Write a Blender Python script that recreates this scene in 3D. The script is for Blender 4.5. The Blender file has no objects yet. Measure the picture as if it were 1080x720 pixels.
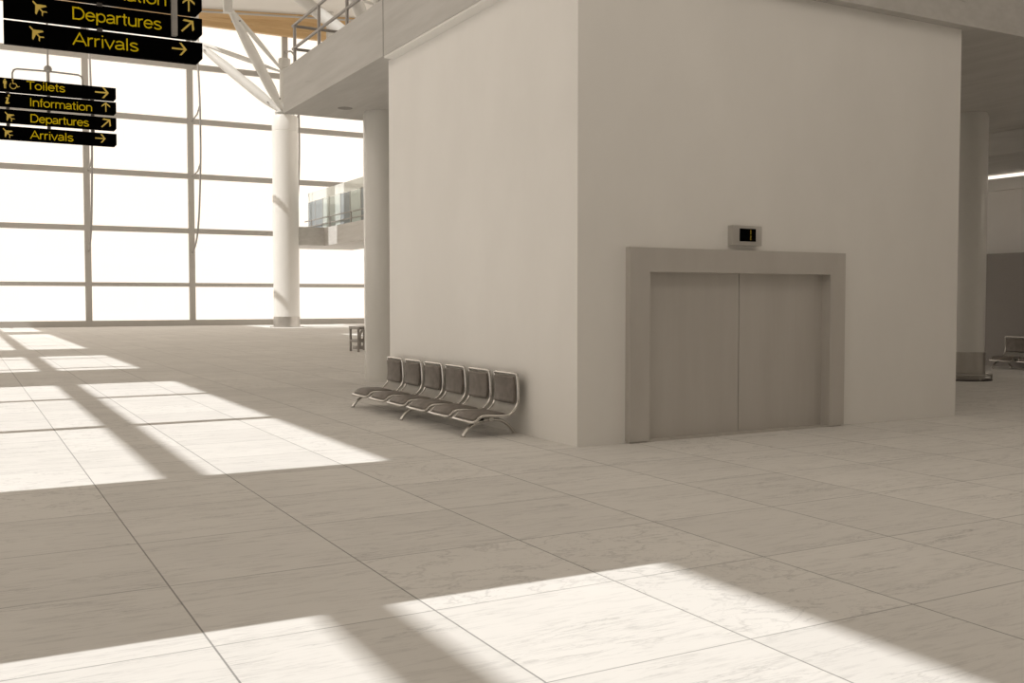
import bpy, bmesh, math, random
from mathutils import Vector, Matrix
random.seed(7)
S = bpy.context.scene
C = S.collection
PI = math.pi

# ---------------------------------------------------------------- helpers
def obj(name, bm, mat, parent=None, smooth=True, angle=40):
    me = bpy.data.meshes.new(name)
    bmesh.ops.recalc_face_normals(bm, faces=bm.faces)
    bm.to_mesh(me); bm.free()
    if smooth:
        for p in me.polygons: p.use_smooth = True
        try: me.set_sharp_from_angle(angle=math.radians(angle))
        except Exception: pass
    me.materials.append(mat)
    o = bpy.data.objects.new(name, me); C.objects.link(o)
    if parent: o.parent = parent
    return o

def empty(name, loc=(0, 0, 0)):
    o = bpy.data.objects.new(name, None); C.objects.link(o)
    o.location = loc; o.empty_display_size = .2
    return o

def thing(name, label, cat, loc=(0, 0, 0), group=None):
    o = empty(name, loc); return tag(o, label, cat, group)

def tag(o, label, cat, group=None):
    o['label'] = label; o['category'] = cat
    if group: o['group'] = group
    return o

def struct(o):
    o['kind'] = 'structure'; return o

def box(bm, x0, x1, y0, y1, z0, z1):
    v = [bm.verts.new((x, y, z)) for x in (x0, x1) for y in (y0, y1) for z in (z0, z1)]
    for f in ((0, 1, 3, 2), (4, 6, 7, 5), (0, 4, 5, 1), (2, 3, 7, 6), (0, 2, 6, 4), (1, 5, 7, 3)):
        bm.faces.new([v[i] for i in f])
    return v

def bbox(x0, x1, y0, y1, z0, z1, bev=0.0, seg=2):
    bm = bmesh.new(); box(bm, x0, x1, y0, y1, z0, z1)
    if bev:
        bmesh.ops.bevel(bm, geom=bm.edges[:], offset=bev, segments=seg, affect='EDGES', profile=.6)
    return bm

def tube(bm, pts, r, seg=12, cyclic=False, flat=None):
    """sweep a round (or, with flat=(a,b), an oval) section along pts; r may be a list"""
    pts = [Vector(p) for p in pts]; n = len(pts)
    rr = r if isinstance(r, (list, tuple)) else [r] * n
    tang = []
    for i in range(n):
        a = pts[(i - 1) % n] if (cyclic or i > 0) else pts[i]
        b = pts[(i + 1) % n] if (cyclic or i < n - 1) else pts[i]
        tang.append((b - a).normalized())
    ref = Vector((0, 0, 1)) if abs(tang[0].z) < .9 else Vector((0, 1, 0))
    nrm = (ref - tang[0] * ref.dot(tang[0])).normalized()
    rings = []
    for i in range(n):
        t = tang[i]
        nrm = (nrm - t * nrm.dot(t)).normalized()
        bn = t.cross(nrm)
        ring = []
        for k in range(seg):
            a = 2 * PI * k / seg
            ca, sa = math.cos(a), math.sin(a)
            if flat: ca, sa = ca * flat[0], sa * flat[1]
            ring.append(bm.verts.new(pts[i] + (nrm * ca + bn * sa) * rr[i]))
        rings.append(ring)
    m = n if cyclic else n - 1
    for i in range(m):
        A, B = rings[i], rings[(i + 1) % n]
        for k in range(seg):
            bm.faces.new((A[k], A[(k + 1) % seg], B[(k + 1) % seg], B[k]))
    if not cyclic:
        bm.faces.new(rings[0][::-1]); bm.faces.new(rings[-1])

def tb(pts, r, seg=12, cyclic=False, flat=None):
    bm = bmesh.new(); tube(bm, pts, r, seg, cyclic, flat); return bm

def lathe(prof, seg=48, cx=0, cy=0):
    bm = bmesh.new(); rings = []
    for (r, z) in prof:
        rings.append([bm.verts.new((cx + r * math.cos(2 * PI * k / seg), cy + r * math.sin(2 * PI * k / seg), z)) for k in range(seg)])
    for A, B in zip(rings, rings[1:]):
        for k in range(seg):
            bm.faces.new((A[k], A[(k + 1) % seg], B[(k + 1) % seg], B[k]))
    bm.faces.new(rings[0][::-1]); bm.faces.new(rings[-1])
    return bm

def smooth_path(pts, n=6):
    P = [Vector(p) for p in pts]; out = []
    for i in range(len(P) - 1):
        p0 = P[max(i - 1, 0)]; p1 = P[i]; p2 = P[i + 1]; p3 = P[min(i + 2, len(P) - 1)]
        for k in range(n):
            t = k / n
            out.append(.5 * ((2 * p1) + (p2 - p0) * t + (2 * p0 - 5 * p1 + 4 * p2 - p3) * t * t + (3 * p1 - p0 - 3 * p2 + p3) * t ** 3))
    out.append(P[-1]); return out

def poly_plate(polys, y0, y1):
    """extrude 2-D (x,z) polygons between y0 and y1"""
    bm = bmesh.new()
    for pl in polys:
        a = [bm.verts.new((x, y0, z)) for x, z in pl]
        b = [bm.verts.new((x, y1, z)) for x, z in pl]
        bm.faces.new(a); bm.faces.new(b[::-1])
        n = len(pl)
        for i in range(n):
            bm.faces.new((a[i], b[i], b[(i + 1) % n], a[(i + 1) % n]))
    return bm

# ---------------------------------------------------------------- materials
def mat(name, col, rough=.6, metal=0., spec=.5):
    m = bpy.data.materials.new(name); m.use_nodes = True
    b = m.node_tree.nodes['Principled BSDF']
    b.inputs['Base Color'].default_value = (*col, 1); b.inputs['Roughness'].default_value = rough
    b.inputs['Metallic'].default_value = metal; b.inputs['Specular IOR Level'].default_value = spec
    return m

class NT:
    def __init__(s, m): s.t = m.node_tree; s.n = s.t.nodes; s.l = s.t.links; s.b = s.n['Principled BSDF']
    def add(s, typ, **kw):
        n = s.n.new(typ)
        for k, v in kw.items(): setattr(n, k, v)
        return n
    def val(s, sock, v):
        if hasattr(v, 'is_output') or isinstance(v, bpy.types.NodeSocket): s.l.new(v, sock)
        else: sock.default_value = v
    def math(s, op, a, b=0., c=None):
        n = s.add('ShaderNodeMath', operation=op); s.val(n.inputs[0], a); s.val(n.inputs[1], b)
        if c is not None: s.val(n.inputs[2], c)
        return n.outputs[0]
    def mix(s, f, a, b):
        n = s.add('ShaderNodeMix', data_type='RGBA'); s.val(n.inputs[0], f); s.val(n.inputs[6], a); s.val(n.inputs[7], b)
        return n.outputs[2]
    def noise(s, vec, scale, detail=4, rough=.55, dist=0.):
        n = s.add('ShaderNodeTexNoise'); s.l.new(vec, n.inputs['Vector'])
        n.inputs['Scale'].default_value = scale; n.inputs['Detail'].default_value = detail
        n.inputs['Roughness'].default_value = rough; n.inputs['Distortion'].default_value = dist
        return n.outputs[0]
    def mapr(s, v, a, b, c=0., d=1.):
        n = s.add('ShaderNodeMapRange'); s.val(n.inputs[0], v)
        for i, q in enumerate((a, b, c, d)): n.inputs[i + 1].default_value = q
        return n.outputs[0]
    def vmul(s, vec, xyz):
        n = s.add('ShaderNodeVectorMath', operation='MULTIPLY'); s.l.new(vec, n.inputs[0]); n.inputs[1].default_value = xyz
        return n.outputs[0]
    def pos(s): return s.add('ShaderNodeNewGeometry').outputs['Position']
    def objc(s): return s.add('ShaderNodeTexCoord').outputs['Object']

def mottled(name, c0, c1, scale=1.2, stretch=(1, 1, 1), rough=.7, spec=.3, blot=None, metal=0., bump=0.):
    m = mat(name, c0, rough, metal, spec); t = NT(m); p = t.vmul(t.pos(), stretch)
    f = t.mapr(t.noise(p, scale, 5, .6), .35, .65)
    col = t.mix(f, (*c0, 1), (*c1, 1))
    if blot:
        g = t.mapr(t.noise(t.vmul(t.pos(), blot), 1.0, 3, .6, .4), .70, .78)
        col = t.mix(t.math('MULTIPLY', g, .35), col, (c0[0] * .35, c0[1] * .34, c0[2] * .33, 1))
    t.l.new(col, t.b.inputs['Base Color'])
    if bump:
        bp = t.add('ShaderNodeBump'); bp.inputs['Strength'].default_value = bump; bp.inputs['Distance'].default_value = .01
        t.l.new(f, bp.inputs['Height']); t.l.new(bp.outputs[0], t.b.inputs['Normal'])
    return m

TILE = 1.1930; TX0 = 1.062; TY0 = 7.369
def marble():
    m = mat('marble_tiles', (.7, .7, .7), .5, 0, .0); t = NT(m)
    sep = t.add('ShaderNodeSeparateXYZ'); t.l.new(t.pos(), sep.inputs[0])
    u = t.math('DIVIDE', t.math('SUBTRACT', sep.outputs[0], TX0), TILE)
    v = t.math('DIVIDE', t.math('SUBTRACT', sep.outputs[1], TY0), TILE)
    iu, iv = t.math('FLOOR', u), t.math('FLOOR', v)
    cmb = t.add('ShaderNodeCombineXYZ'); t.l.new(iu, cmb.inputs[0]); t.l.new(iv, cmb.inputs[1])
    wn = t.add('ShaderNodeTexWhiteNoise', noise_dimensions='3D'); t.l.new(cmb.outputs[0], wn.inputs[0])
    rnd = wn.outputs[0]
    off = t.add('ShaderNodeVectorMath', operation='SCALE'); t.l.new(wn.outputs[1], off.inputs[0]); off.inputs[3].default_value = 37.
    base = t.add('ShaderNodeVectorMath', operation='ADD'); t.l.new(t.pos(), base.inputs[0]); t.l.new(off.outputs[0], base.inputs[1])
    # streaky veins running along x
    mp = t.add('ShaderNodeMapping'); t.l.new(base.outputs[0], mp.inputs[0]); mp.inputs['Rotation'].default_value = (0, 0, -.10); mp.inputs['Scale'].default_value = (.75, 5.2, 1)
    n1 = t.noise(mp.outputs[0], 2.1, 8, .66, .3)
    s1 = t.mapr(t.math('ABSOLUTE', t.math('SUBTRACT', n1, .5)), 0., .03, 1., 0.)
    p1 = t.mapr(t.noise(mp.outputs[0], .9, 3, .5), .45, .68)
    n1b = t.mapr(t.noise(mp.outputs[0], 4.2, 7, .68, .2), .52, .74)
    st = t.math('ADD', t.math('MULTIPLY', t.math('MULTIPLY', s1, p1), .9), t.math('MULTIPLY', n1b, .62))
    # cobweb veins, diagonal
    mp2 = t.add('ShaderNodeMapping'); t.l.new(base.outputs[0], mp2.inputs[0]); mp2.inputs['Rotation'].default_value = (0, 0, .85); mp2.inputs['Scale'].default_value = (1.1, 2.3, 1)
    n2 = t.noise(mp2.outputs[0], 1.7, 8, .58, .35)
    s2 = t.mapr(t.math('ABSOLUTE', t.math('SUBTRACT', n2, .5)), 0., .022, 1., 0.)
    n3 = t.noise(mp2.outputs[0], 4.0, 6, .55, .3)
    s3 = t.mapr(t.math('ABSOLUTE', t.math('SUBTRACT', n3, .48)), 0., .018, 1., 0.)
    cw = t.math('ADD', t.math('MULTIPLY', s2, .55), t.math('MULTIPLY', s3, .35))
    isweb = t.math('GREATER_THAN', rnd, .74)
    vein = t.math('ADD', t.math('MULTIPLY', cw, isweb), t.math('MULTIPLY', st, t.math('SUBTRACT', 1., isweb)))
    cloud = t.mapr(t.noise(base.outputs[0], .8, 3, .5), .3, .7, .96, 1.03)
    tone = t.math('MULTIPLY', cloud, t.mapr(rnd, 0, 1, .965, 1.02))
    k = t.math('MULTIPLY', tone, t.math('SUBTRACT', 1., t.math('MULTIPLY', vein, .32)))
    # joints
    def joint(c, w):
        fr = t.math('FRACT', c); d = t.math('MINIMUM', fr, t.math('SUBTRACT', 1., fr))
        return t.mapr(t.math('MULTIPLY', d, TILE), w * .6, w, 1., 0.)
    jx = joint(u, .0062); jy = joint(v, .0058)
    j = t.math('MAXIMUM', t.math('MULTIPLY', jx, .55), t.math('MULTIPLY', jy, .45))
    k2 = t.math('MULTIPLY', k, t.math('SUBTRACT', 1., j))
    sc = t.add('ShaderNodeVectorMath', operation='SCALE'); sc.inputs[0].default_value = FLOORC; t.l.new(k2, sc.inputs[3])
    t.l.new(sc.outputs[0], t.b.inputs['Base Color'])
    return m
FLOORC = (.755, .74, .715)

M = {}
M['floor'] = marble()
M['plaster'] = mottled('wall_plaster', (.84, .825, .795), (.875, .86, .83), .9, (1, 1, .5), .55, .4)
M['concrete'] = mottled('board_concrete', (.53, .517, .49), (.60, .585, .56), 1.6, (2.2, .35, 4), .7, .3, blot=(1.6, .6, 7))
M['column'] = mottled('column_paint', (.72, .71, .68), (.76, .75, .72), .8, (1, 1, .4), .3, .4)
M['pillar'] = mottled('pillar_gloss_paint', (.70, .69, .66), (.74, .73, .70), .8, (1, 1, .4), .10, .5)
M['frame'] = mat('window_frame_paint', (.45, .43, .40), .5)
M['rod'] = mat('rod_grey', (.30, .285, .265), .6)
M['roof'] = mottled('ceiling_cream', (.66, .645, .61), (.70, .68, .645), .3, rough=.8)
M['wood'] = mottled('wood_panel', (.52, .345, .17), (.58, .40, .21), 3, (.15, 4, 4), .55)
M['white'] = mottled('white_steel', (.60, .59, .56), (.64, .63, .60), .7, rough=.45)
M['railing'] = mat('railing_steel', (.34, .32, .30), .4, .5)
M['steel'] = mottled('brushed_steel', (.56, .535, .50), (.60, .575, .54), 2, (1, 1, .2), .42, .5, metal=.3)
M['steel2'] = mottled('brushed_steel_door', (.56, .535, .50), (.60, .575, .54), 1.2, (3, 1, .3), .40, .5, metal=.3)
M['chrome'] = mat('satin_chrome', (.66, .64, .61), .24, 1.)
M['sleeve'] = mottled('column_sleeve_steel', (.5, .48, .45), (.55, .53, .5), 3, rough=.28, metal=.85)
M['sheet'] = mat('bench_sheet_steel', (.66, .64, .60), .45, .25)
M['cushion'] = mottled('bench_cushion', (.165, .145, .127), (.225, .20, .178), 9, rough=.55, spec=.35)
M['bright'] = mottled('bright_wall_paint', (.86, .84, .81), (.90, .88, .85), .5, rough=.7)
M['backwall'] = mottled('back_wall_paint', (.30, .29, .275), (.33, .32, .30), .5, rough=.8)
M['dark'] = mat('dark_gap', (.03, .027, .025), .7)
M['seam'] = mat('seam_grey', (.30, .285, .27), .8)  # plain dark grey of the fascia joint, downlight ring and bolts
M['black'] = mat('sign_black', (.0008, .0008, .0008), .8, 0, .02)
M['gold'] = mat('sign_lettering_yellow', (.66, .49, .004), .6, 0, .1)
M['gold2'] = mat('sign_symbol_yellow', (.70, .52, .12), .6, 0, .1)
M['segment'] = mat('indicator_segment', (.35, .25, .01), .5)
M['signmetal'] = mat('sign_bracket_grey', (.42, .40, .375), .4, .4)
M['clamp'] = mat('sign_clamp_dark', (.075, .066, .06), .5, .3)
M['partition'] = mottled('partition_dark', (.30, .28, .265), (.32, .30, .285), .8, rough=.7)
M['box'] = mat('indicator_housing', (.50, .48, .45), .4, .3)

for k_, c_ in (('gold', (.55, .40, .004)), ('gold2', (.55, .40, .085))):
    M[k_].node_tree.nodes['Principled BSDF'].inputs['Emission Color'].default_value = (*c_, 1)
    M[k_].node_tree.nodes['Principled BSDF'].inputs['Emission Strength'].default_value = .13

def glassmat(name, tint, refl=.05, dens=0., body=(.6, .65, .65)):
    m = bpy.data.materials.new(name); m.use_nodes = True; t = m.node_tree; t.nodes.clear()
    out = t.nodes.new('ShaderNodeOutputMaterial'); tr = t.nodes.new('ShaderNodeBsdfTransparent'); tr.inputs[0].default_value = (*tint, 1)
    gl = t.nodes.new('ShaderNodeBsdfGlossy'); gl.inputs['Roughness'].default_value = .03; gl.inputs[0].default_value = (1, 1, 1, 1)
    mx = t.nodes.new('ShaderNodeMixShader'); mx.inputs[0].default_value = refl
    t.links.new(tr.outputs[0], mx.inputs[1]); t.links.new(gl.outputs[0], mx.inputs[2]); last = mx.outputs[0]
    if dens:
        df = t.nodes.new('ShaderNodeBsdfDiffuse'); df.inputs[0].default_value = (*body, 1)
        m2 = t.nodes.new('ShaderNodeMixShader'); m2.inputs[0].default_value = dens
        t.links.new(last, m2.inputs[1]); t.links.new(df.outputs[0], m2.inputs[2]); last = m2.outputs[0]
    t.links.new(last, out.inputs[0]); return m
M['glass'] = glassmat('window_glass', (.985, .99, .99), .03)
M['glassA'] = glassmat('room_glass_clear', (.88, .92, .90), .03, .55, (.72, .76, .73))
M['glassB'] = glassmat('room_glass_tinted', (.62, .66, .68), .03, .55, (.50, .53, .54))
M['glassC'] = glassmat('room_glass_frosted', (.9, .92, .9), .03, .6, (.88, .89, .86))

# ---------------------------------------------------------------- floor and hall shell
ROOFZ = 21.4; TAN = 1.2; WX = -13.8
o = struct(obj('floor', bbox(-14.2, 42, -13, 71, -.2, 0), M['floor'], smooth=False))

# ceiling: closed decks around two roof lights, and a slightly rising soffit on the right
bm = bmesh.new()
box(bm, WX - .1, -1.3, -13, 71, ROOFZ, ROOFZ + .3)
for (a, b) in ((-13, 44.2), (48.6, 60.3), (69.6, 71)):
    box(bm, -1.3, 12.4, a, b, ROOFZ, ROOFZ + .3)
for xx in (1.15, 6.15):
    box(bm, xx - .13, xx + .13, 44.2, 48.6, ROOFZ, ROOFZ + .2); box(bm, xx - .13, xx + .13, 60.3, 69.6, ROOFZ, ROOFZ + .2)
def zc(x): return 20.9 + (x - 14.5) * .075
v = [bm.verts.new((x, y, zc(x) + d)) for x in (12.4, 42) for y in (-13, 71) for d in (0, .3)]
for f in ((0, 1, 3, 2), (4, 6, 7, 5), (0, 4, 5, 1), (2, 3, 7, 6), (0, 2, 6, 4), (1, 5, 7, 3)):
    bm.faces.new([v[i] for i in f])
struct(obj('ceiling', bm, M['roof'], smooth=False))

# timber edge panel above the big window
bm = bmesh.new()
sec = lambda x: [(69.45, 20.05), (68.5, zc(x) - .02), (69.0, zc(x) - .02), (69.8, 20.05)]
rows = []
for x in (-12, 11, 42):
    rows.append([bm.verts.new((x, y, z)) for y, z in sec(x)])
for A, B in zip(rows, rows[1:]):
    for k in range(4): bm.faces.new((A[k], A[(k + 1) % 4], B[(k + 1) % 4], B[k]))
bm.faces.new(rows[0]); bm.faces.new(rows[-1][::-1])
struct(obj('trim_1', bm, M['wood'], smooth=False))
struct(obj('trim_2', tb([(-12, 68.3, zc(-12) - .25), (42, 68.3, zc(42) - .25)], .07, 8), M['frame']))

# the big end window
WY = 70.0
win = struct(empty('window_1', (0, WY, 0)))
MX = [.83 + 6.497 * k for k in range(-2, 7)]
for x in MX:
    obj('mullion', bbox(x - .19, x + .19, -.12, .12, 0, 20.2), M['frame'], win, smooth=False)
BZ = [(2.75, .13), (6.37, .17), (10.03, .175), (13.7, .18), (17.33, .18)]
for z, h in BZ:
    obj('transom', bbox(-13.5, 42, -.1, .1, z - h, z + h), M['frame'], win, smooth=False)
obj('sill', bbox(-13.5, 42, -.35, .2, 0, .39), M['frame'], win, smooth=False)
obj('pane', bbox(-13.5, 42, .0, .012, .39, 20.1), M['glass'], win, smooth=False)
for x in MX[1:]:
    r = obj('tension_rod', tb(smooth_path([(x + .05, -.1, 4.9), (x + .02, -1.5, 5.7), (x, -2.45, 7.2), (x, -3.1, 10.2), (x, -3.25, 12.5), (x, -3.1, 15), (x, -2.5, 17.8), (x, -1.7, 18.7), (x, -.1, 19.0)], 8), .06, 8), M['rod'], win)
    for z in (10.03, 13.7):
        obj('rod_spur', tb([(x + .1, -.1, z), (x, -2.3, z + .1), (x, -3.1, z + .5)], .05, 6), M['rod'], r)

# glazed wall on the left (out of frame): piers, mullions and rails the sun falls through
win2 = struct(empty('window_2', (WX, 0, 0)))
for (a, b) in ((-13, -7), (5.33, 10.03), (21.98, 26.5), (33.37, 38.3), (55.5, 60.2), (70.3, 71)):
    obj('pier', bbox(-.2, 0, a, b, 0, ROOFZ), M['plaster'], win2, smooth=False)
for y in (1.0, -3, 14.52, 18.82, 27.42, 31.95, 41.3, 44.7, 49.3, 65.0):
    obj('mullion', bbox(-.05, .05, y - .125, y + .125, 0, ROOFZ), M['frame'], win2, smooth=False)
for z in (18.82, 15.2, 11.55, 7.9, 4.25):
    obj('transom', bbox(-.05, .05, -13, 71, z - .2, z + .2), M['frame'], win2, smooth=False)
struct(obj('dimming_wall_back', bbox(-14.2, 42, -13.3, -13, 0, ROOFZ + 1.5), M['backwall'], smooth=False))  # unseen wall behind the camera, added to dim the lift front
obj('light_block_wall', bbox(-.2, 0, -13, 70.5, 0, 5.8), M['plaster'], win2, smooth=False)  # unseen solid wall, added to cut the sky light from the left

# ---------------------------------------------------------------- lift tower
TXL, TXR, TYF, TYB, SZ = 6.24, 12.83, 9.79, 15.55, 5.62
struct(obj('wall_left', bbox(TXL, TXL + .2, TYF, TYB, 0, SZ), M['plaster'], smooth=False))
bm = bmesh.new()
box(bm, TXL + .2, 7.12, TYF, TYF + .2, 0, SZ); box(bm, 10.26, TXR - .2, TYF, TYF + .2, 0, SZ); box(bm, 7.12, 10.26, TYF, TYF + .2, 2.1, SZ)
struct(obj('wall_front', bm, M['plaster'], smooth=False))
struct(obj('wall_right', bbox(TXR - .2, TXR, TYF, TYB, 0, SZ), M['plaster'], smooth=False))
struct(obj('wall_rear', bbox(TXL + .2, TXR - .2, TYB - .2, TYB, 0, SZ), M['plaster'], smooth=False))

door = struct(empty('door_1', (8.69, TYF, 0)))
ox = 8.69
bm = bmesh.new()
box(bm, 6.915 - ox, 7.205 - ox, -.09, .15, .022, 2.325); box(bm, 10.17 - ox, 10.445 - ox, -.09, .15, .022, 2.325)
box(bm, 7.205 - ox, 10.17 - ox, -.09, .15, 2.037, 2.325)
obj('door_frame', bm, M['steel'], door, smooth=False)
obj('door_panel', bbox(7.20 - ox, 8.712 - ox, .06, .10, .02, 2.04), M['steel2'], door, smooth=False)
obj('door_panel', bbox(8.722 - ox, 10.175 - ox, .06, .10, .02, 2.04), M['steel2'], door, smooth=False)
obj('door_gap', bbox(8.71 - ox, 8.724 - ox, .08, .12, .02, 2.04), M['dark'], door, smooth=False)
obj('threshold', bbox(6.93 - ox, 10.43 - ox, -.06, .14, 0, .022), M['steel'], door, smooth=False)

ind = thing('floor_indicator', 'small grey floor indicator box with black screen above the lift doors', 'lift display', (8.72, 9.79, 2.385))
bm = bbox(-.25, .235, -.09, 0, 0, .25, .006)
obj('housing', bm, M['box'], ind)
scr = obj('screen', bbox(-.135, .13, -.094, -.089, .052, .212), M['black'], ind, smooth=False)
bm = bmesh.new()
box(bm, .036, .050, -.097, -.093, .140, .196); box(bm, .036, .050, -.097, -.093, .070, .126)
obj('digit', bm, M['segment'], scr, smooth=False)
bm = bmesh.new(); box(bm, .051, .058, -.097, -.093, .112, .124)
obj('digit', bm, mat('indicator_segment_dim', (.12, .09, .01)), scr, smooth=False)

# ---------------------------------------------------------------- mezzanine deck round the tower
deck = struct(empty('mezzanine', (0, 0, 5.62)))
bm = bmesh.new()
# fascia ring and soffit slab
box(bm, 6.05, 21.4, 9.62, 20.97, 0, .91)
obj('deck_slab', bm, M['concrete'], deck, smooth=False)
bm = bmesh.new(); box(bm, 6.045, 6.055, 15.285, 15.305, 0, .91)
obj('fascia_joint', bm, M['seam'], deck, smooth=False)
struct(obj('bounce_lit_strip', bbox(6.065, 6.24, 9.72, 15.29, 5.585, 5.62), M['plaster'], smooth=False))  # added pale strip, its colour stands for bounce light on the soffit edge
# drop beam and second soffit on the far right
beam = struct(obj('trim_3', bbox(21.45, 24.9, 4, 20.9, 5.10, 7.2), M['concrete'], smooth=False))
bm = bmesh.new(); box(bm, 24.5, 24.7, -13, 40, 0, 4.955)
struct(obj('wall_far_right', bm, M['bright'], smooth=False))
bm = bmesh.new(); box(bm, 24.35, 24.5, 4, 40, 4.62, 4.80)
struct(obj('trim_4', bm, M['plaster'], smooth=False))
struct(obj('partition_right', bbox(23.3, 23.4, 11.5, 21, 0, 2.885), M['partition'], smooth=False))

# deck railing
rl = thing('railing', 'grey tubular railing along the edge of the upper deck', 'railing', (6.1, 0, 6.53))
for y in (20.29, 18.71, 17.13, 15.55, 13.97, 12.39, 10.81):
    obj('post', tb([(0, y, 0), (0, y, .77)], .033, 10), M['railing'], rl)
for x in (1.6, 3.2):
    obj('post', tb([(x, 20.32, 0), (x, 20.32, .77)], .033, 10), M['railing'], rl)
for z in (.31, .775):
    obj('rail', tb([(-.0, 20.42, z), (0, 10, z)], .03, 10), M['railing'], rl)
    obj('rail', tb([(0, 20.32, z - .02), (5, 20.32, z - .02)], .03, 10), M['railing'], rl)

dl = thing('downlight', 'small dark recessed downlight in the underside of the upper deck', 'light', (6.99, 19.79, 5.62))
obj('trim_ring', lathe([(.08, -.004), (.15, -.006), (.15, 0), (.08, 0)], 24), M['seam'], dl)
obj('lens', lathe([(.0, -.002), (.085, -.003), (.085, 0), (0, 0)][1:3], 24), M['dark'], dl)

# ---------------------------------------------------------------- columns
def tree_column(loc, label):
    c = thing('branching_column', label, 'column', loc, 'branching white columns by the big window')
    R = .81
    obj('shaft', lathe([(R - .02, .66), (R, .68), (R, 12.30), (R - .01, 12.31), (R - .01, 12.35), (R, 12.36), (R, 13.22), (R - .06, 13.30), (.3, 13.32)], 64), M['column'], c)
    obj('base_sleeve', lathe([(R + .25, 0), (R + .25, .05), (R + .02, .06), (R + .02, .66), (R - .03, .67)], 64), M['sleeve'], c)
    nk = obj('neck', lathe([(.30, 13.3), (.30, 16.3), (.37, 16.35), (.37, 16.85), (.33, 16.9)], 32), M['white'], c)
    for ang in range(8):
        a = ang * PI / 4
        obj('stud', tb([(.58 * math.cos(a), .58 * math.sin(a), 13.3), (.58 * math.cos(a), .58 * math.sin(a), 13.52)], .04, 6), M['white'], nk) if ang % 2 == 0 else None
    obj('bearing_plate', lathe([(.62, 13.5), (.62, 13.56), (.3, 13.57)], 32), M['white'], c)
    for sx, sy in ((-1, 1), (-1, -1), (1, 1), (1, -1)):
        tip = Vector((sx * 4.55, sy * 4.55, 18.45))
        lo = Vector((sx * .22, sy * .22, 13.62)); hi = Vector((sx * .25, sy * .25, 16.15))
        n = 14
        pts = [lo.lerp(tip, i / n) for i in range(n + 1)]
        rad = [.10 + .21 * min(1, math.sin(PI * min(.5, i / n * 1.9))) * (1 if i / n < .62 else max(.25, 1 - (i / n - .62) * 1.9)) for i in range(n + 1)]
        st = obj('lower_strut', tb(pts, rad, 16), M['white'], c)
        for s in (.12, .86):
            p = lo.lerp(tip, s); d = (tip - lo).normalized(); s_ = d.cross(Vector((0, 0, 1))).normalized()
            obj('bolt', tb([p - s_ * .3, p + s_ * .3], .05, 8), M['seam'], st)
        pts = [hi.lerp(tip, i / n) for i in range(n + 1)]
        rad = [.06 + .09 * math.sin(PI * i / n) for i in range(n + 1)]
        obj('upper_strut', tb(pts, rad, 12), M['white'], c)
        zt = (zc(loc[0] + tip.x) if loc[0] + tip.x > 12.4 else ROOFZ)
        obj('hanger', bbox(tip.x - .24, tip.x + .24, tip.y - .16, tip.y + .16, tip.z - .45, zt, .03), M['white'], c)
    return c
tree_column((18.26, 63.0, 0), 'tall white branching column standing free before the big window')
tree_column((18.26, 46.6, 0), 'white branching column mostly hidden behind the round pillar left of the tower')

pl = thing('round_pillar', 'smooth grey round pillar at the far end of the bench, under the deck', 'column', (7.80, 19.9, 0))
obj('shaft', lathe([(.36, 0), (.36, 5.54), (.33, 5.62)], 64), M['pillar'], pl)
pr = thing('round_pillar', 'round concrete column with steel sleeve at right of the lift tower', 'column', (18.80, 14.1, 0))
obj('shaft', lathe([(.36, .6), (.36, 5.54), (.33, 5.62)], 64), M['column'], pr)
obj('base_sleeve', lathe([(.38, 0), (.38, .60), (.355, .61)], 64), M['sleeve'], pr)
bm = tb([(.50 * math.cos(a * PI / 24), .50 * math.sin(a * PI / 24), .125) for a in range(48)], .022, 8, True)
ring = obj('guard_ring', bm, M['sleeve'], pr)
for k in range(6):
    a = k * PI / 3 + .2
    obj('ring_foot', tb([(.50 * math.cos(a), .50 * math.sin(a), 0), (.50 * math.cos(a), .50 * math.sin(a), .12)], .018, 8), M['sleeve'], ring)
obj('base_flange', lathe([(.52, 0), (.52, .02), (.38, .03)], 48), M['clamp'], pr)

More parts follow.
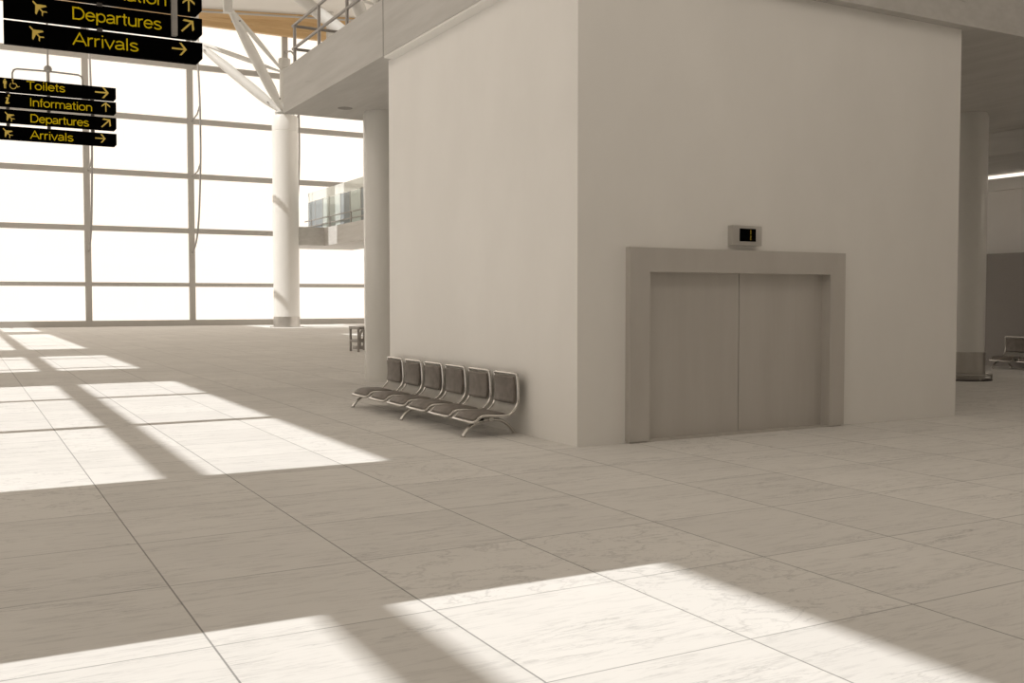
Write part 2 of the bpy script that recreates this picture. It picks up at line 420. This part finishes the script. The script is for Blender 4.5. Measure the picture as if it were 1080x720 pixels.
# ---------------------------------------------------------------- benches
def bench(loc, label):
    """local frame: x towards the wall behind, y along the row, z up"""
    b = thing('bench', label, 'bench', loc, 'rows of joined seats')
    prof = [(-.63, .205), (-.585, .228), (-.545, .262), (-.46, .275), (-.20, .268), (-.11, .293), (-.04, .365), (-.012, .47), (-.014, .62), (-.022, .70), (-.03, .765)]
    path = smooth_path([(x, 0, z) for x, z in prof], 5)
    for k in range(6):
        y0 = .02 + .745 * k; y1 = y0 + .60
        # side rails and cross bars: one bent tube loop
        loop = [Vector((p.x, y0, p.z)) for p in path]
        top = [Vector((path[-1].x, y, path[-1].z + .012)) for y in (y0 + .03, (y0 + y1) / 2, y1 - .03)]
        back = [Vector((p.x, y1, p.z)) for p in reversed(path)]
        front = [Vector((path[0].x - .02, y, path[0].z - .004)) for y in (y1 - .03, (y0 + y1) / 2, y0 + .03)]
        fr = obj('seat_frame', tb(loop + top + back + front, .0185, 10, True), M['chrome'], b)
        # curved metal shell
        bm = bmesh.new()
        a = [bm.verts.new((p.x, y0 + .01, p.z - .002)) for p in path]; c = [bm.verts.new((p.x, y1 - .01, p.z - .002)) for p in path]
        for i in range(len(path) - 1): bm.faces.new((a[i], a[i + 1], c[i + 1], c[i]))
        bmesh.ops.solidify(bm, geom=bm.faces[:], thickness=.006)
        obj('shell', bm, M['sheet'], fr)
        # seat pad following the front roll
        def pad(pr, th, ya, yb):
            pp = smooth_path([(x, 0, z) for x, z in pr], 5)
            bm = bmesh.new(); rings = []
            n = len(pp)
            for i, p in enumerate(pp):
                t = (pp[min(i + 1, n - 1)] - pp[max(i - 1, 0)]).normalized(); nn = Vector((-t.z, 0, t.x))
                e = min(1, min(i, n - 1 - i) / 2.0); tt = th * (.55 + .45 * e)
                w = .012 * (1 - e)
                prf = [(ya + w, .0), (ya + w, tt * .6), (ya + w + .02, tt), (yb - w - .02, tt), (yb - w, tt * .6), (yb - w, 0)]
                rings.append([bm.verts.new((p.x + nn.x * h, y, p.z + nn.z * h)) for y, h in prf])
            for A, B in zip(rings, rings[1:]):
                for q in range(6): bm.faces.new((A[q], A[(q + 1) % 6], B[(q + 1) % 6], B[q]))
            bm.faces.new(rings[0]); bm.faces.new(rings[-1][::-1])
            return bm
        obj('seat_cushion', pad([(-.615, .215), (-.58, .238), (-.545, .268), (-.46, .281), (-.30, .279), (-.18, .274)], .024, y0 + .035, y1 - .035), M['cushion'], fr, angle=60)
        obj('back_cushion', pad([(-.052, .40), (-.034, .47), (-.028, .58), (-.036, .70), (-.044, .745)], .032, y0 + .035, y1 - .035), M['cushion'], fr, angle=60)
    for y in (.24, 2.235, 4.23):
        arch = smooth_path([(-.68, y, .012), (-.635, y, .07), (-.57, y, .13), (-.45, y, .183), (-.30, y, .20), (-.15, y, .183), (-.04, y, .115), (.03, y, .04), (.048, y, .012)], 5)
        lg = obj('leg', tb(arch, 1, 10, flat=(.021, .029)), M['chrome'], b)
        obj('foot', bbox(-.705, -.655, y - .025, y + .025, 0, .014, .004), M['chrome'], lg)
        obj('foot', bbox(.02, .075, y - .025, y + .025, 0, .014, .004), M['chrome'], lg)
        obj('seat_bracket', bbox(-.47, -.40, y - .03, y + .03, .19, .262, .006), M['dark'], lg)
    obj('beam', tb([(-.36, .08, .225), (-.36, 4.40, .225)], 1, 12, flat=(.024, .034)), M['sheet'], b)
    return b
bench((6.13, 10.95, 0), 'row of six padded metal seats against the left wall of the lift tower')
bench((23.10, 11.84, 0), 'dark padded metal bench before the dark partition at right edge')

# ---------------------------------------------------------------- barrier stand near the pillar
bs = thing('barrier_frame', 'small grey open metal frame stand left of the round pillar', 'stand', (11.47, 32.1, 0))
LEGS = [(0, 0), (.02, -.70), (.62, .40), (.64, -.30)]
for x, y in LEGS:
    obj('leg', tb([(x, y, 0), (x, y, .78)], .042, 8), M['railing'], bs)
bm = bmesh.new()
ring = [(-.06, 0), (.02, -.78), (.70, -.33), (.62, .47)]
lo_ = [bm.verts.new((x, y, .74)) for x, y in ring]; hi_ = [bm.verts.new((x, y, .83)) for x, y in ring]
bm.faces.new(lo_); bm.faces.new(hi_)
for k in range(4): bm.faces.new((lo_[k], lo_[(k + 1) % 4], hi_[(k + 1) % 4], hi_[k]))
obj('top', bm, M['railing'], bs, smooth=False)
bm = tb([(*LEGS[k], .35) for k in (0, 1, 3, 2)], .04, 8, True)
obj('mid_rail', bm, M['railing'], bs)
ps = thing('handle_post', 'grey post with curved handle and square foot beside the frame stand', 'post', (12.28, 33.4, 0))
obj('base', bbox(-.20, .25, -.20, .20, 0, .12, .01), M['railing'], ps)
obj('post', tb(smooth_path([(0, 0, .1), (0, 0, .45), (.05, -.02, .62), (.16, -.05, .74), (.3, -.08, .78)], 5), .045, 8), M['railing'], ps)

# ---------------------------------------------------------------- footbridge with glass room
fb = struct(empty('footbridge', (20.8, 63.1, 5.24)))
bm = bmesh.new(); box(bm, 0, 3.6, -42.1, 0, 0, 1.16); box(bm, -1.64, 3.6, 0, 4.7, 0, 1.16)
bmesh.ops.remove_doubles(bm, verts=bm.verts, dist=1e-4)
obj('bridge_slab', bm, M['concrete'], fb, smooth=False)
r2 = thing('railing', 'thin grey railing on the footbridge behind the branching column', 'railing', (20.92, 63.1, 6.40))
for z in (.28, .68):
    obj('rail', tb([(0, 4.45, z), (0, 4.3, z), (0, -25, z)], .04, 8), M['railing'], r2)
for y in (3.0, -.9, -4.8, -8.7, -12.6):
    obj('post', tb([(0, y, 0), (0, y, .68)], .035, 8), M['railing'], r2)
gr = thing('glass_room', 'pale glass-walled room standing on the footbridge', 'glass room', (21.25, 63.1, 6.40))
ys = [4.8, 3.2, 1.6, .3, -1.9, -3.7, -5.6, -7.6, -9.6]
kinds = ['B', 'B', 'A', 'A', 'B', 'A', 'B', 'A']
for (a, b_), k in zip(zip(ys, ys[1:]), kinds):
    obj('panel', bbox(0, .04, b_ + .02, a - .02, .02, 2.02), M['glass' + k], gr, smooth=False)
obj('panel', bbox(.06, 2.6, 4.76, 4.80, .02, 2.02), M['glassB'], gr, smooth=False)
obj('roof_band', bbox(0, .05, -9.6, 4.8, 2.05, 2.66), M['glassC'], gr, smooth=False)
obj('rear_wall', bbox(2.6, 2.66, -9.6, 4.8, .02, 2.66), M['glassA'], gr, smooth=False)
bm = bmesh.new()
for y in ys[1:-1]: box(bm, -.01, .05, y - .02, y + .02, 0, 2.05)
obj('glazing_bars', bm, M['frame'], gr, smooth=False)

# ---------------------------------------------------------------- hanging signs
def arc(cx, cz, rx, rz, a0, a1, n=12):
    return [(cx + rx * math.cos(math.radians(a0 + (a1 - a0) * k / n)), cz + rz * math.sin(math.radians(a0 + (a1 - a0) * k / n))) for k in range(n + 1)]
# plain grotesque letters as pen strokes: cap height 1, x height .72; (advance, strokes)
BOWL = lambda: arc(.28, .36, .24, .32, 0, 360, 24)
GL = {
 'T': (.66, [[(.02, .95), (.64, .95)], [(.33, .95), (.33, 0)]]),
 'I': (.26, [[(.13, 1), (.13, 0)]]),
 'A': (.72, [[(.02, 0), (.36, .98), (.70, 0)], [(.14, .33), (.58, .33)]]),
 'D': (.74, [[(.09, .95), (.34, .95)] + arc(.34, .5, .33, .45, 90, -90, 16) + [(.09, .05), (.09, .95)]]),
 'o': (.58, [BOWL()]),
 'i': (.22, [[(.11, .72), (.11, 0)], [(.11, 1.0), (.11, .89)]]),
 'l': (.22, [[(.11, 1), (.11, 0)]]),
 'e': (.56, [[(.05, .38), (.51, .38)] + arc(.28, .36, .23, .32, 4, 325, 22)]),
 't': (.32, [[(.15, .92), (.15, .16)] + arc(.25, .15, .10, .11, 180, 275, 6), [(.02, .68), (.29, .68)]]),
 's': (.52, [arc(.26, .52, .19, .16, 25, 180, 9) + [(.09, .47), (.18, .40), (.34, .34), (.44, .26)] + arc(.26, .20, .20, .16, 10, -160, 10)]),
 'n': (.56, [[(.08, .72), (.08, 0)], [(.08, .46)] + arc(.28, .46, .20, .22, 170, 0, 12) + [(.48, 0)]]),
 'f': (.30, [[(.13, 0), (.13, .82)] + arc(.23, .83, .10, .13, 180, 80, 6), [(.02, .68), (.28, .68)]]),
 'r': (.35, [[(.08, .72), (.08, 0)], [(.08, .42)] + arc(.28, .42, .20, .26, 170, 78, 8)]),
 'm': (.86, [[(.08, .72), (.08, 0)], [(.08, .48)] + arc(.25, .48, .17, .20, 170, 0, 10) + [(.42, 0)], [(.42, .48)] + arc(.60, .48, .18, .20, 170, 0, 10) + [(.78, 0)]]),
 'a': (.54, [arc(.26, .49, .19, .19, 155, 0, 9) + [(.45, .12), (.50, .04)], [(.45, .40), (.20, .35)] + arc(.19, .19, .14, .15, 100, 280, 9) + [(.34, .07), (.45, .20)]]),
 'p': (.58, [[(.08, .72), (.08, -.26)], arc(.31, .36, .22, .32, 180, -180, 22)]),
 'u': (.56, [[(.08, .72), (.08, .26)] + arc(.28, .26, .20, .22, 180, 350, 12), [(.48, .72), (.48, 0)]]),
 'v': (.52, [[(.02, .72), (.26, .02), (.50, .72)]]),
}
def text_mesh(txt, x0, x1, z0, cap, y, parent):
    """lettering drawn with a flat pen; x0..x1 is the width of the word, cap the capital height"""
    adv = sum(GL[c][0] for c in txt); k = (x1 - x0) / adv; sz = cap; hw = .056 * cap
    bm = bmesh.new(); x = x0
    layer = 0
    for ch in txt:
        w_, strokes = GL[ch]
        for stv in strokes:
            P = [Vector((x + a * k, z0 + b * sz)) for a, b in stv]
            closed = (P[0] - P[-1]).length < 1e-6
            if closed: P = P[:-1]
            n = len(P); L = []; Rr = []
            for i in range(n):
                pa = P[(i - 1) % n] if (closed or i) else None; pb = P[(i + 1) % n] if (closed or i < n - 1) else None
                d1 = (P[i] - pa).normalized() if pa is not None else None
                d2 = (pb - P[i]).normalized() if pb is not None else None
                dd = d1 if d2 is None else d2 if d1 is None else (d1 + d2)
                dd = dd.normalized() if dd.length > 1e-6 else d1
                nv = Vector((-dd.y, dd.x)); f_ = 1.0
                if d1 is not None and d2 is not None:
                    f_ = min(1.8, 1 / max(.3, nv.dot(Vector((-d1.y, d1.x)))))
                L.append(P[i] + nv * hw * f_); Rr.append(P[i] - nv * hw * f_)
            yy = y - .0004 * layer; layer = (layer + 1) % 5
            vl = [bm.verts.new((p.x, yy, p.y)) for p in L]; vr = [bm.verts.new((p.x, yy, p.y)) for p in Rr]
            for i in range(n if closed else n - 1):
                j = (i + 1) % n
                bm.faces.new((vl[i], vl[j], vr[j], vr[i]))
        x += w_ * k
    return obj('lettering', bm, M['gold'], parent, smooth=False)

def xf(polys, cx, cz, s, rot=0):
    c, q = math.cos(rot), math.sin(rot)
    return [[(cx + s * (x * c - z * q), cz + s * (x * q + z * c)) for x, z in p] for p in polys]
ARROW = [[(-.5, -.055), (.36, -.055), (.36, .055), (-.5, .055)],
         [(.5, 0), (.15, .42), (.0, .42), (.34, 0)], [(.5, 0), (.34, 0), (.0, -.42), (.15, -.42)]]
# aeroplane seen from above, nose to upper left after rotation (drawn nose to +x)
PLANE = [[(.72, 0), (.66, .06), (.30, .07), (-.50, .05), (-.50, -.05), (.30, -.07), (.66, -.06)],
         [(.34, .05), (.12, .05), (-.30, .56), (-.16, .56)], [(.34, -.05), (-.16, -.56), (-.30, -.56), (.12, -.05)],
         [(.12, .05), (-.08, .05), (-.30, .56)], [(.12, -.05), (-.30, -.56), (-.08, -.05)],
         [(-.36, .04), (-.50, .04), (-.70, .26), (-.58, .26)], [(-.36, -.04), (-.58, -.26), (-.70, -.26), (-.50, -.04)]]
def circ(cx, cz, r, n=14): return [(cx + r * math.cos(2 * PI * k / n), cz + r * math.sin(2 * PI * k / n)) for k in range(n)]
MAN = [circ(0, .42, .085), [(-.15, .31), (.15, .31), (.17, .24), (.17, -.02), (.12, -.02), (.10, .18), (.10, -.5), (.015, -.5), (.015, -.08), (-.015, -.08), (-.015, -.5), (-.10, -.5), (-.10, .18), (-.12, -.02), (-.17, -.02), (-.17, .24)]]
def arcband(cx, cz, r0, r1, a0, a1, n=14):
    out = []
    for k in range(n):
        a, b = a0 + (a1 - a0) * k / n, a0 + (a1 - a0) * (k + 1) / n
        out.append([(cx + r0 * math.cos(a), cz + r0 * math.sin(a)), (cx + r1 * math.cos(a), cz + r1 * math.sin(a)), (cx + r1 * math.cos(b), cz + r1 * math.sin(b)), (cx + r0 * math.cos(b), cz + r0 * math.sin(b))])
    return out
WHEEL = [circ(-.10, .44, .085), [(-.13, .34), (-.04, .34), (-.01, .02), (-.11, .02)], [(-.10, .12), (.18, .10), (.18, .02), (-.10, .02)],
         [(.14, .10), (.24, .06), (.40, -.26), (.30, -.28)], [(.31, -.27), (.36, -.20), (.54, -.14), (.56, -.22)]] + arcband(-.06, -.16, .27, .34, 2.2, 6.0)
INFO = [circ(.10, .40, .10), [(-.16, .20), (.12, .22), (.0, -.28), (.14, -.22), (.14, -.34), (-.10, -.44), (-.22, -.36), (-.08, .10), (-.18, .12)]]

def sign(name_label, Y, xl, xr, rows, bh, ch, cap, tsup, susp):
    """rows: list of (z_bottom, text, tx0, tx1, tz, arrow(cx,cz,s,rot), icon list)"""
    zb = rows[-1][0]; xc = (xl + xr) / 2
    s = thing('hanging_sign', name_label, 'sign', (xc, Y, zb), None)
    for (z, txt, t0, t1, tz, ar, icons) in rows:
        z -= zb
        pl = [(xl - xc, z), (xr - xc - ch, z), (xr - xc, z + ch * 1.1), (xr - xc, z + bh), (xl - xc, z + bh)]
        bd = obj('sign_board', poly_plate([pl], 0, .05), M['black'], s, smooth=False)
        text_mesh(txt, t0 - xc, t1 - xc, tz - zb, cap, -.002, bd)
        cx, cz, sc, rot = ar
        obj('arrow', poly_plate(xf(ARROW, cx - xc, cz - zb, sc, rot), -.005, .0), M['gold2'], bd, smooth=False)
        for (shape, ix, iz, isc, irot) in icons:
            obj('symbol', poly_plate(xf(shape, ix - xc, iz - zb, isc, irot), -.005, .0), M['gold2'], bd, smooth=False)
    tsup(s, xc, zb)
    return s

def near_susp(s, xc, zb):
    rowz = [4.675, 4.95, 5.22]
    for z in rowz:
        for x in (1.42, ):
            obj('connector', bbox(x - xc - .03, x - xc + .028, -.008, .058, z - zb - .022, z - zb + .022, .008), M['clamp'], s)
    obj('support_bar', bbox(2.202 - xc - .033, 2.202 - xc + .033, -.075, -.012, 4.695 - zb, 6.2 - zb, .012), M['signmetal'], s)
    obj('support_bar', bbox(.75 - xc - .033, .75 - xc + .033, .055, .11, 5.0 - zb, 6.2 - zb, .012), M['signmetal'], s)
    obj('cross_bar', tb([(.7 - xc, .03, 6.2 - zb), (2.3 - xc, .03, 6.2 - zb)], .035, 10), M['signmetal'], s)
    obj('hanging_rod', tb([(0, .03, 6.2 - zb), (0, .03, ROOFZ - zb)], .022, 10), M['signmetal'], s)
DIAG = PI / 4
near = [(5.235, 'Toilets', 1.10, 1.68, 5.30, (2.29, 5.36, .165, 0), [(MAN, .73, 5.36, .17, 0), (WHEEL, .88, 5.36, .17, 0)]),
        (4.962, 'Information', 1.13, 2.131, 5.031, (2.372, 5.085, .16, PI / 2), [(INFO, .78, 5.09, .16, 0)]),
        (4.69, 'Departures', 1.134, 2.076, 4.757, (2.355, 4.838, .185, DIAG), [(PLANE, .812, 4.832, .125, PI * .74)]),
        (4.415, 'Arrivals', 1.139, 1.824, 4.482, (2.262, 4.568, .165, 0), [(PLANE, .778, 4.560, .125, PI * .74)])]
sign('large black hanging sign, nearer one, cut off at the top edge', 12.0, .47, 2.52, near, .25, .065, .134, near_susp, None)

def far_susp(s, xc, zb):
    for z, hh in ((4.495, .024), (4.754, .021), (5.006, .013)):
        for x in (.742, 1.335, 1.995):
            obj('connector', bbox(x - xc - .026, x - xc + .026, -.008, .058, z - zb - hh, z - zb + hh, .006), M['clamp'], s)
    yv = .025
    obj('stem', tb([(1.335 - xc, yv, 5.235 - zb), (1.335 - xc, yv, 5.45 - zb)], .026, 10), M['signmetal'], s)
    bm = bmesh.new(); bmesh.ops.create_uvsphere(bm, u_segments=16, v_segments=10, radius=.062, matrix=Matrix.Translation((1.335 - xc, yv, 5.44 - zb)))
    obj('ball_joint', bm, M['signmetal'], s)
    pts = [(.815 - xc, yv, 5.235 - zb), (.815 - xc, yv, 5.32 - zb), (.835 - xc, yv, 5.372 - zb), (.88 - xc, yv, 5.395 - zb), (1.335 - xc, yv, 5.405 - zb), (1.79 - xc, yv, 5.395 - zb), (1.835 - xc, yv, 5.372 - zb), (1.855 - xc, yv, 5.32 - zb), (1.855 - xc, yv, 5.235 - zb)]
    obj('yoke', tb(pts, .014, 8), M['signmetal'], s)
    obj('hanging_rod', tb([(1.335 - xc, yv, 5.45 - zb), (1.335 - xc, yv, ROOFZ - zb)], .015, 8), M['signmetal'], s)
far = [(5.015, 'Toilets', 1.013, 1.587, 5.085, (2.142, 5.141, .215, 0), [(MAN, .706, 5.142, .150, 0), (WHEEL, .832, 5.142, .155, 0)]),
       (4.780, 'Information', 1.049, 1.993, 4.818, (2.199, 4.905, .155, PI / 2), [(INFO, .742, 4.892, .165, 0)]),
       (4.522, 'Departures', 1.057, 1.939, 4.562, (2.197, 4.640, .19, DIAG), [(PLANE, .757, 4.630, .125, PI * .74)]),
       (4.258, 'Arrivals', 1.056, 1.699, 4.300, (2.108, 4.384, .165, 0), [(PLANE, .726, 4.370, .125, PI * .74)])]
sign('smaller black hanging sign with four boards before the big window, lower left', 18.0, .42, 2.36, far, .218, .035, .130, far_susp, None)

# ---------------------------------------------------------------- world and lights
w = bpy.data.worlds.new('sky'); S.world = w; w.use_nodes = True
bg = w.node_tree.nodes['Background']; bg.inputs[0].default_value = (1.0, .885, .765, 1); bg.inputs[1].default_value = 1.4

# the sun: a very distant lamp, azimuth along +x, tall rather than wide
e = math.atan(TAN); D = 3000.
ld = bpy.data.lights.new('sun_lamp', 'AREA'); ld.shape = 'RECTANGLE'; ld.size = 4.; ld.size_y = 15.
ld.energy = 3.4 * PI * D * D; ld.color = (1.0, .985, .96)
lo = bpy.data.objects.new('sun_lamp', ld); C.objects.link(lo)
tgt = Vector((3, 20, 0)); d = Vector((-math.cos(e), 0, math.sin(e)))
lo.location = tgt + d * D
zax = d; xax = Vector((0, 1, 0)); yax = zax.cross(xax)
lo.rotation_euler = Matrix((xax, yax, zax)).transposed().to_euler()

def fill_lamp(loc, aim, power, size):
    l_ = bpy.data.lights.new('fill_lamp', 'AREA'); l_.shape = 'DISK'; l_.size = size; l_.energy = power; l_.color = (1.0, .89, .76)
    o_ = bpy.data.objects.new('fill_lamp', l_); C.objects.link(o_); o_.location = loc
    o_.rotation_euler = (Vector(aim) - Vector(loc)).to_track_quat('-Z', 'Y').to_euler()
fill_lamp((6.6, 4.3, 8.6), (7.4, 9.79, 2.4), 66, 3.)  # added fill light for the lift front and floor, no fitting there
fill_lamp((22.4, 10.0, 4.95), (24.5, 14.5, 3.7), 34, 1.2)  # added fill light for the far right wall, out of view

# ---------------------------------------------------------------- camera
f, yaw, pitch, roll = 1060.122, .502483, .041018, -.00057955
cy, sy = math.cos(yaw), math.sin(yaw)
fwd = Vector((sy * math.cos(pitch), cy * math.cos(pitch), -math.sin(pitch)))
right = Vector((cy, -sy, 0)); up = right.cross(fwd)
r2_ = right * math.cos(roll) + up * math.sin(roll); u2_ = up * math.cos(roll) - right * math.sin(roll)
cam = bpy.data.cameras.new('camera'); co = bpy.data.objects.new('camera', cam); C.objects.link(co)
cam.sensor_width = 36; cam.lens = f / 1080 * 36; cam.clip_end = 5000; cam.clip_start = .05
co.location = (0, 0, 1.7); co.rotation_euler = Matrix((r2_, u2_, -fwd)).transposed().to_euler()
S.camera = co

S.view_settings.view_transform = 'Standard'; S.view_settings.look = 'None'
S.view_settings.exposure = 0; S.view_settings.gamma = 1
S.cycles.max_bounces = 10; S.cycles.diffuse_bounces = 6; S.cycles.transparent_max_bounces = 16
S.cycles.use_denoising = True
S.cycles.sample_clamp_indirect = 8
